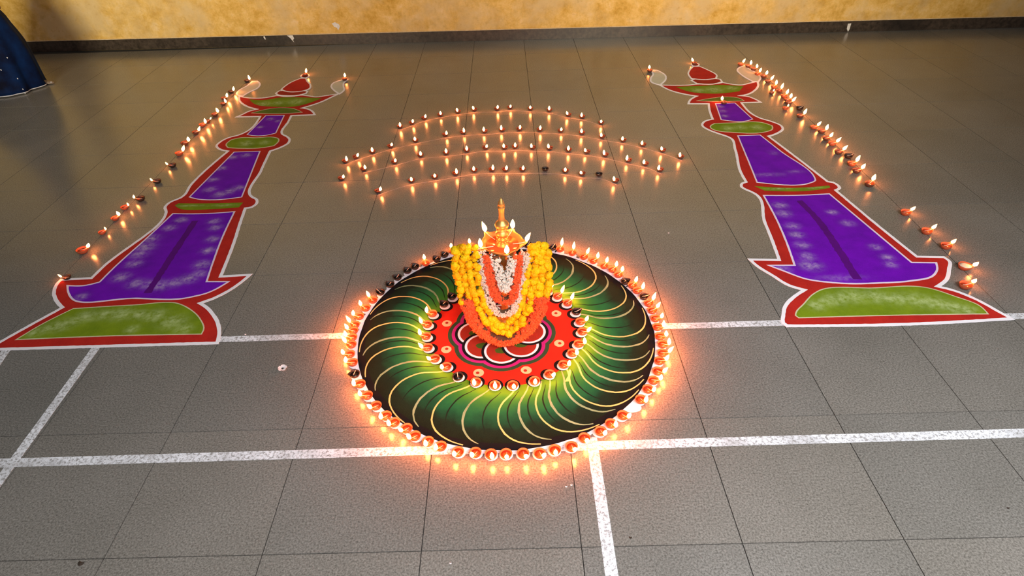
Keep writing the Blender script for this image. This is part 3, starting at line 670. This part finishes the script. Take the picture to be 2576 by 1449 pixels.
# ------------------------------------------------------------ flower garlands draped over the lamp
def marigold_mesh(seed, r=.0215):
    bm = bmesh.new(); bmesh.ops.create_icosphere(bm, subdivisions=3, radius=1)
    rnd = random.Random(seed); dirs = []
    for i in range(20):
        z = 1-2*(i+.5)/20; a = i*2.39996+rnd.random()*.4; q = math.sqrt(1-z*z); dirs.append(Vector((q*math.cos(a), q*math.sin(a), z)))
    for v in bm.verts:
        d = v.co.normalized(); b1 = sorted((d-q).length for q in dirs); e = min(1, (b1[1]-b1[0])/.30)
        v.co = d*r*(.72+.30*e+.16*noise.noise(d*4+Vector((seed, 0, 0)))); v.co.z *= .80
    me = bpy.data.meshes.new('marigold'); bm.to_mesh(me); bm.free()
    for p in me.polygons: p.use_smooth = True
    return me
mar = [marigold_mesh(s) for s in range(4)]
for me in mar: me.materials.append(M['yellow'])
def front(pts):
    """garland path: photo pixels at the depth of the draped front of the lamp"""
    out = []
    for (x, y) in pts:
        t = min(1, max(0, (y-620)/250)); out.append(depth_pt(x, y, 1.165-.075*math.sin(t*PI*.55)))
    return out
def resample(P, d):
    out = [P[0].copy()]; acc = 0
    for a, b2 in zip(P, P[1:]):
        L = (b2-a).length; s = d-acc
        while s <= L: out.append(a.lerp(b2, s/L)); s += d
        acc = (acc+L) % d if L else acc
    return out
def catmull3(P, k=8):
    out = []
    for i in range(len(P)-1):
        p0 = P[max(0, i-1)]; p1 = P[i]; p2 = P[i+1]; p3 = P[min(len(P)-1, i+2)]
        for j in range(k):
            t = j/k; out.append(.5*((2*p1)+(p2-p0)*t+(2*p0-5*p1+4*p2-p3)*t*t+(3*p1-p0-3*p2+p3)*t**3))
    out.append(P[-1]); return out
def garland(label, paths):
    P0 = paths[0][0]; r = empty('flower_garland', P0); tag(r, label, 'garland'); return r
def big_strand(root, pts, sp=.030, rows=2, spread=.017, sc=1.0, mats=None):
    P = resample(catmull3(front(pts)), sp)
    link('thread', tube('thread', [p-root.location for p in P], .002, 5), M['thread'], root)
    for i, p in enumerate(P):
        t = (P[min(i+1, len(P)-1)]-P[max(i-1, 0)]).normalized(); n = t.cross(Vector((0, -1, .5))).normalized()
        for k in range(rows):
            off = (k-(rows-1)/2)*2*spread if rows > 1 else 0
            q = p+n*(off+random.uniform(-.008, .008))+Vector((0, random.uniform(-.018, .008), random.uniform(-.008, .008)))
            o = link('marigold', random.choice(mar), None, root); o.location = q-root.location
            o.rotation_euler = (random.uniform(0, 6), random.uniform(0, 6), random.uniform(0, 6)); s = sc*random.uniform(.78, 1.25); o.scale = (s, s, s)
def floret(v, f, p, r, kind):
    """one small blossom of five bent petals (or a jasmine bud)"""
    ax = Vector((random.gauss(0, .7), -1.0, random.uniform(-.2, 1))).normalized()
    a = ax.cross(Vector((0, 0, 1))).normalized(); b2 = ax.cross(a)
    n = 5; t0 = random.random()*6
    c = len(v); v.append(p+ax*r*(.35 if kind == 'c' else .5)); base = []
    for i in range(n):
        t = t0+2*PI*i/n; u = a*math.cos(t)+b2*math.sin(t); t2 = t+PI/n; u2 = a*math.cos(t2)+b2*math.sin(t2)
        v.append(p+u*r*random.uniform(.85, 1.2)+ax*r*random.uniform(-.1, .45)); v.append(p+u2*r*.55+ax*r*.05)
    for i in range(n):
        k = c+1+2*i; k2 = c+1+(2*i+2) % (2*n); f += [(c, k, k+1), (c, k+1, k2)]
    bk = len(v); v.append(p-ax*r*.7)
    for i in range(n):
        k = c+1+2*i; k2 = c+1+(2*i+2) % (2*n); f += [(bk, k+1, k), (bk, k2, k+1)]
def small_strand(root, pts, m_, wd, r, dens, nm, kind='c', fr=0):
    P = resample(catmull3(front(pts)), .006); v = []; f = []
    P = [p+Vector((0, fr, 0)) for p in P]
    core = link('thread', tube('thread', [p-root.location+Vector((0, .006, 0)) for p in P[::3]], wd*.45, 8), M['thread'], root)
    for p in P:
        for k in range(dens):
            a = random.uniform(-1, 1); q = p+Vector((a*wd*.55, -wd*.42*math.sqrt(max(0, 1-a*a))+random.uniform(-.003, .003), random.uniform(-.006, .006)))-root.location
            floret(v, f, q, r*random.uniform(.8, 1.2), kind)
        for k in range(max(1, dens//2)):
            a = random.uniform(-1, 1); q = p+Vector((a*wd*.55, wd*.4, random.uniform(-.006, .006)))-root.location
            floret(v, f, q, r, kind)
    o = link(nm, mesh(nm, v, f), M[m_], root); o['kind'] = 'stuff'
# outermost: yellow over the shoulders, coral orange below
A1 = [(1158,632),(1156,665),(1160,700),(1168,732),(1176,752)]
A2 = [(1366,632),(1370,665),(1371,700),(1366,728),(1358,745)]
g1 = empty('flower_garland', front([(1268, 860)])[0]); tag(g1, 'outermost garland, yellow marigolds at the shoulders turning coral orange below', 'garland', 'garlands on the brass lamp')
big_strand(g1, A1, .022, 2, .018); big_strand(g1, A2, .022, 2, .018)
for X0 in (1146, 1366):
    big_strand(g1, [(X0+4, 633), (X0+14, 625), (X0+26, 622), (X0+39, 628)] if X0 < 1200 else [(X0-28, 629), (X0-17, 621), (X0-5, 621), (X0+5, 630)], .019, 2, .010)
small_strand(g1, [(1170,750),(1182,782),(1198,815),(1222,841),(1250,855),(1272,858),(1300,850),(1326,830),(1345,804),(1358,775),(1366,742)], 'orange', .052, .0130, 5, 'orange_florets')
g2 = empty('flower_garland', front([(1268, 826)])[0]); tag(g2, 'inner yellow marigold garland in a deep loop', 'garland', 'garlands on the brass lamp')
big_strand(g2, [(1186,628),(1190,665),(1194,700),(1202,735),(1212,768),(1228,797),(1248,820),(1270,829),(1292,818),(1310,790),(1322,762),(1330,730),(1335,700),(1338,665),(1346,632)], .022, 2, .0165, .95)
g3 = empty('flower_garland', front([(1268, 790)])[0]); tag(g3, 'outer white jasmine garland inside the yellow loop', 'garland', 'garlands on the brass lamp')
small_strand(g3, [(1210,630),(1213,660),(1219,690),(1225,725),(1233,758),(1248,783),(1270,789),(1290,778),(1300,755),(1306,720),(1316,690),(1322,660),(1322,632)], 'white_f', .038, .0080, 5, 'jasmine_buds', 'j', -.002)
g4 = empty('flower_garland', front([(1268, 755)])[0]); tag(g4, 'coral orange flower garland between the two white ones', 'garland', 'garlands on the brass lamp')
small_strand(g4, [(1226,640),(1228,670),(1234,700),(1242,728),(1256,748),(1272,755),(1288,744),(1297,720),(1300,690),(1303,662),(1303,638)], 'orange', .040, .0118, 4, 'coral_florets', 'c', -.008)
g5 = empty('flower_garland', front([(1268, 725)])[0]); tag(g5, 'innermost white jasmine garland, shortest loop of all', 'garland', 'garlands on the brass lamp')
small_strand(g5, [(1244,642),(1252,667),(1259,692),(1265,713),(1271,724),(1276,712),(1280,692),(1285,667),(1291,642)], 'white_f', .040, .0080, 5, 'jasmine_buds', 'j', -.016)

# ------------------------------------------------------------ fallen bits on the floor
def fallen_flower(x, y, s, label, rot=0):
    p = floor_pt(x, y); r = empty('fallen_flower', (p.x, p.y, .0002), rot); tag(r, label, 'flower')
    for k in range(5):
        a = 2*PI*k/5; u = Vector((math.cos(a), math.sin(a), 0)); t = Vector((-u.y, u.x, 0))
        P = [u*.18*s, u*.42*s+t*.36*s+Vector((0, 0, .15*s)), u*.80*s+t*.42*s+Vector((0, 0, .28*s)), u*.98*s+Vector((0, 0, .22*s)), u*.80*s-t*.42*s+Vector((0, 0, .26*s)), u*.42*s-t*.36*s+Vector((0, 0, .15*s))]
        v = P+[q-Vector((0, 0, .05*s)) for q in P]; n = 6
        f = [tuple(range(n)), tuple(range(n, 2*n))[::-1]]+[(i, n+i, n+(i+1) % n, (i+1) % n) for i in range(n)]
        link('petal', mesh('petal', v, f), M['petal_white'], r)
    link('heart', lathe('heart', [(.22*s, 0), (.25*s, .06*s), (.1*s, .1*s)], 10), M['leaf_bit'], r)
fallen_flower(711, 927, .024, 'fallen white flower lying on the floor left of the round rangoli', .4)
def bit(x, y, s, m_, nm, label, cat):
    p = floor_pt(x, y); n = 9
    v = [(s*(1+.35*math.sin(i*2.3))*math.cos(2*PI*i/n), s*.7*(1+.3*math.cos(i*1.7))*math.sin(2*PI*i/n), .0035 if i % 2 else .001) for i in range(n)]+[(0, 0, .005), (0, 0, 0)]
    f = [(i, (i+1) % n, n) for i in range(n)]+[((i+1) % n, i, n+1) for i in range(n)]
    o = link(nm, mesh(nm, v, f), M[m_]); o.location = (p.x, p.y, .0001); tag(o, label, cat)
bit(1682, 587, .0055, 'petal_white', 'fallen_petal', 'single white petal on the bare floor right of the brass lamp', 'petal')
bit(1424, 1225, .005, 'petal_white', 'fallen_petal', 'left of two white petal scraps in front of the lamp ring', 'petal')
bit(1437, 1221, .005, 'petal_white', 'fallen_petal', 'right of two white petal scraps in front of the lamp ring', 'petal')
bit(1133, 1418, .0045, 'petal_white', 'fallen_petal', 'white petal scrap near the front edge of the floor', 'petal')
bit(617, 842, .006, 'petal_white', 'fallen_petal', 'white crumb on the painted line beside the left lamp rangoli', 'petal')
bit(203, 1418, .013, 'leaf_bit', 'dry_leaf', 'small dark dry leaf on the floor at the lower left', 'leaf')
bit(2536, 1279, .005, 'leaf_bit', 'dry_leaf', 'tiny dark leaf scrap on the floor at the far right', 'leaf')
bit(1586, 1353, .006, 'leaf_bit', 'dry_leaf', 'tiny dark leaf scrap right of the upright painted line', 'leaf')
for q in ((1589, 1026),):
    p = floor_pt(*q); link('white_smear', prism('white_smear', [Vector(rel(p))+Vector((math.cos(t)*.045, math.sin(t)*.028)) for t in [2*PI*i/20 for i in range(20)]], 0, .0012), M['white_powder'], md)

# ------------------------------------------------------------ person in a long blue gown at the left edge
hp = floor_pt(-8, 222); PX, PY = hp.x, hp.y
person = empty('person', (PX-.25, PY, 0)); tag(person, 'person in a long midnight blue sequinned gown, cut off by the left edge', 'person')
PO = person.location
n = 72; v = []; f = []; rows = [(.012, .410, .09), (.05, .405, .09), (.16, .400, .095), (.27, .395, .10), (.37, .390, .105), (.46, .375, .11), (.54, .345, .12), (.62, .310, .13), (.69, .285, .14), (.75, .255, .145), (.85, .205, .15), (.95, .165, .15), (1.04, .135, .15)]
for (z, r, sx) in rows:
    k_ = max(0, 1-z/1.0)
    for i in range(n):
        a = 2*PI*i/n; fold = 1+k_*(.045*math.sin(a*7+.8+z)+.030*math.sin(a*12+2)+.015*math.sin(a*19))
        v.append((PX-PO.x+sx+r*fold*math.cos(a), r*.85*fold*math.sin(a), z))
for k in range(len(rows)-1):
    for i in range(n):
        j = (i+1) % n; f.append((k*n+i, k*n+j, (k+1)*n+j, (k+1)*n+i))
f.append(tuple((len(rows)-1)*n+i for i in range(n)))
sk_ = link('gown_skirt', mesh('gown_skirt', v, f), M['gown'], person, True)
so = sk_.modifiers.new('t', 'SOLIDIFY'); so.thickness = .004; so.offset = 1
hem = [Vector(v[i])*1.0 for i in range(n)]+[Vector(v[0])]
link('hem_trim', tube('hem_trim', [h+Vector((0, 0, .003)) for h in hem], .0055, 6), M['silver'], sk_)
for (x, y) in ((15, 188), (76, 217), (100, 201), (98, 230), (30, 150)):
    ty = PY-.33*(1-(y-150)/400); p = depth_pt(x, y, PY-.30)
    # drop the sequin on the skirt surface nearest that point
    best = min(v, key=lambda q: (Vector(q)+PO-p).length)
    s_ = link('sequin', lathe('sequin', [(.006, -.002), (.008, 0), (.006, .002)], 10), M['silver'], sk_)
    s_.location = Vector(best)+Vector((0, -.004, 0)); s_.rotation_euler.x = PI/2
fp = floor_pt(122, 211)
fx = fp.x-PO.x; fy = fp.y-PO.y
sv = []; sf = []; m2 = 14
for k, (x, w_, h2) in enumerate(((-.17, .020, .030), (-.14, .030, .045), (-.08, .034, .050), (-.02, .038, .036), (.03, .036, .026), (.055, .022, .020), (.066, .008, .013))):
    for i in range(m2):
        a = 2*PI*i/m2; sv.append((fx+x, fy+w_*math.cos(a), .002+max(0, h2*(.5+.5*math.sin(a)))))
for k in range(6):
    for i in range(m2):
        j = (i+1) % m2; sf.append((k*m2+i, k*m2+j, (k+1)*m2+j, (k+1)*m2+i))
sf.append(tuple(range(m2))[::-1]); sf.append(tuple(6*m2+i for i in range(m2)))
M['shoe'] = simple('beige_sandal', (.30, .23, .17), (.22, .16, .12), 40, .5)
link('shoe', mesh('shoe', sv, sf), M['shoe'], person, True)
link('toe_trim', lathe('toe_trim', [(.008, .014), (.011, .02), (.006, .026)], 12), M['silver'], person).location = (fx+.045, fy-.01, 0)
# body, off to the left of the frame, one skinned surface
BX = PX-PO.x+.15
def skin(name, verts, edges, m_, parent, sub=2):
    me = bpy.data.meshes.new(name); me.from_pydata([q[0] for q in verts], edges, []); o = link(name, me, m_, parent)
    o.modifiers.new('s', 'SKIN')
    for i, q in enumerate(verts):
        me.skin_vertices[0].data[i].radius = (q[1], q[2] if len(q) > 2 else q[1])
    me.skin_vertices[0].data[0].use_root = True
    sb = o.modifiers.new('u', 'SUBSURF'); sb.levels = sb.render_levels = sub
    return o
bv_ = [((BX, 0, .98), .11, .15), ((BX, 0, 1.12), .09, .125), ((BX, 0, 1.28), .105, .15), ((BX, 0, 1.38), .07, .10), ((BX, 0, 1.44), .045), ((BX+.01, 0, 1.50), .05),
       ((BX+.02, 0, 1.57), .078, .072), ((BX+.015, 0, 1.65), .072, .068), ((BX, .15, 1.37), .050), ((BX-.02, .20, 1.13), .038), ((BX+.08, .21, .90), .026), ((BX+.11, .21, .84), .028, .016),
       ((BX, -.15, 1.37), .050), ((BX-.02, -.20, 1.13), .038), ((BX+.08, -.21, .90), .026), ((BX+.11, -.21, .84), .028, .016)]
be = [(0, 1), (1, 2), (2, 3), (3, 4), (4, 5), (5, 6), (6, 7), (3, 8), (8, 9), (9, 10), (10, 11), (3, 12), (12, 13), (13, 14), (14, 15)]
nb = len(bv_)
for s_, wi in ((1, 11), (-1, 15)):
    for k, (dx, L) in enumerate(((.024, .075), (.008, .083), (-.008, .078), (-.022, .062))):
        b0 = (BX+.115+dx, .21*s_, .815); b1 = (BX+.13+dx, .21*s_, .815-L*.5); b2_ = (BX+.125+dx, .205*s_, .815-L)
        i0 = len(bv_); bv_ += [(b0, .009), (b1, .008), (b2_, .006)]; be += [(wi, i0), (i0, i0+1), (i0+1, i0+2)]
    i0 = len(bv_); bv_ += [((BX+.145, .195*s_, .83), .010), ((BX+.165, .185*s_, .80), .008)]; be += [(wi, i0), (i0, i0+1)]
skin('body', bv_, be, M['skin'], person)
link('bodice', lathe('bodice', [(.118, 1.0), (.112, 1.10), (.122, 1.20), (.142, 1.28), (.140, 1.34), (.105, 1.405)], 28, False, lambda p, a: Vector((p.x*.95+BX, p.y*1.22, p.z))), M['gown'], person, True)
link('hair', lathe('hair', [(.05, 1.34), (.080, 1.42), (.092, 1.52), (.096, 1.62), (.088, 1.70), (.055, 1.742), (.005, 1.75)], 24, True, lambda p, a: Vector((p.x*.95+BX-.018, p.y*.95, p.z))), M['hair'], person, True)
nose = link('nose', lathe('nose', [(.014, 0), (.010, .012), (.003, .02)], 10), M['skin'], person, True); nose.location = (BX+.088, 0, 1.585); nose.rotation_euler.y = PI/2
M['eye'] = simple('dark_eye', (.02, .012, .01), rough=.2); M['lip'] = simple('lips', (.35, .05, .05), rough=.4)
for s_ in (1, -1):
    e_ = link('eye', lathe('eye', [(.004, -.003), (.010, 0), (.004, .003)], 12), M['eye'], person); e_.location = (BX+.090, .03*s_, 1.615); e_.rotation_euler.y = PI/2
    e2 = link('ear', lathe('ear', [(.006, -.006), (.022, 0), (.006, .006)], 14), M['skin'], person); e2.location = (BX+.01, .080*s_, 1.60); e2.rotation_euler.x = PI/2
l_ = link('mouth', lathe('mouth', [(.004, -.004), (.018, 0), (.004, .004)], 12), M['lip'], person); l_.location = (BX+.088, 0, 1.555); l_.rotation_euler.y = PI/2; l_.scale.x = .35
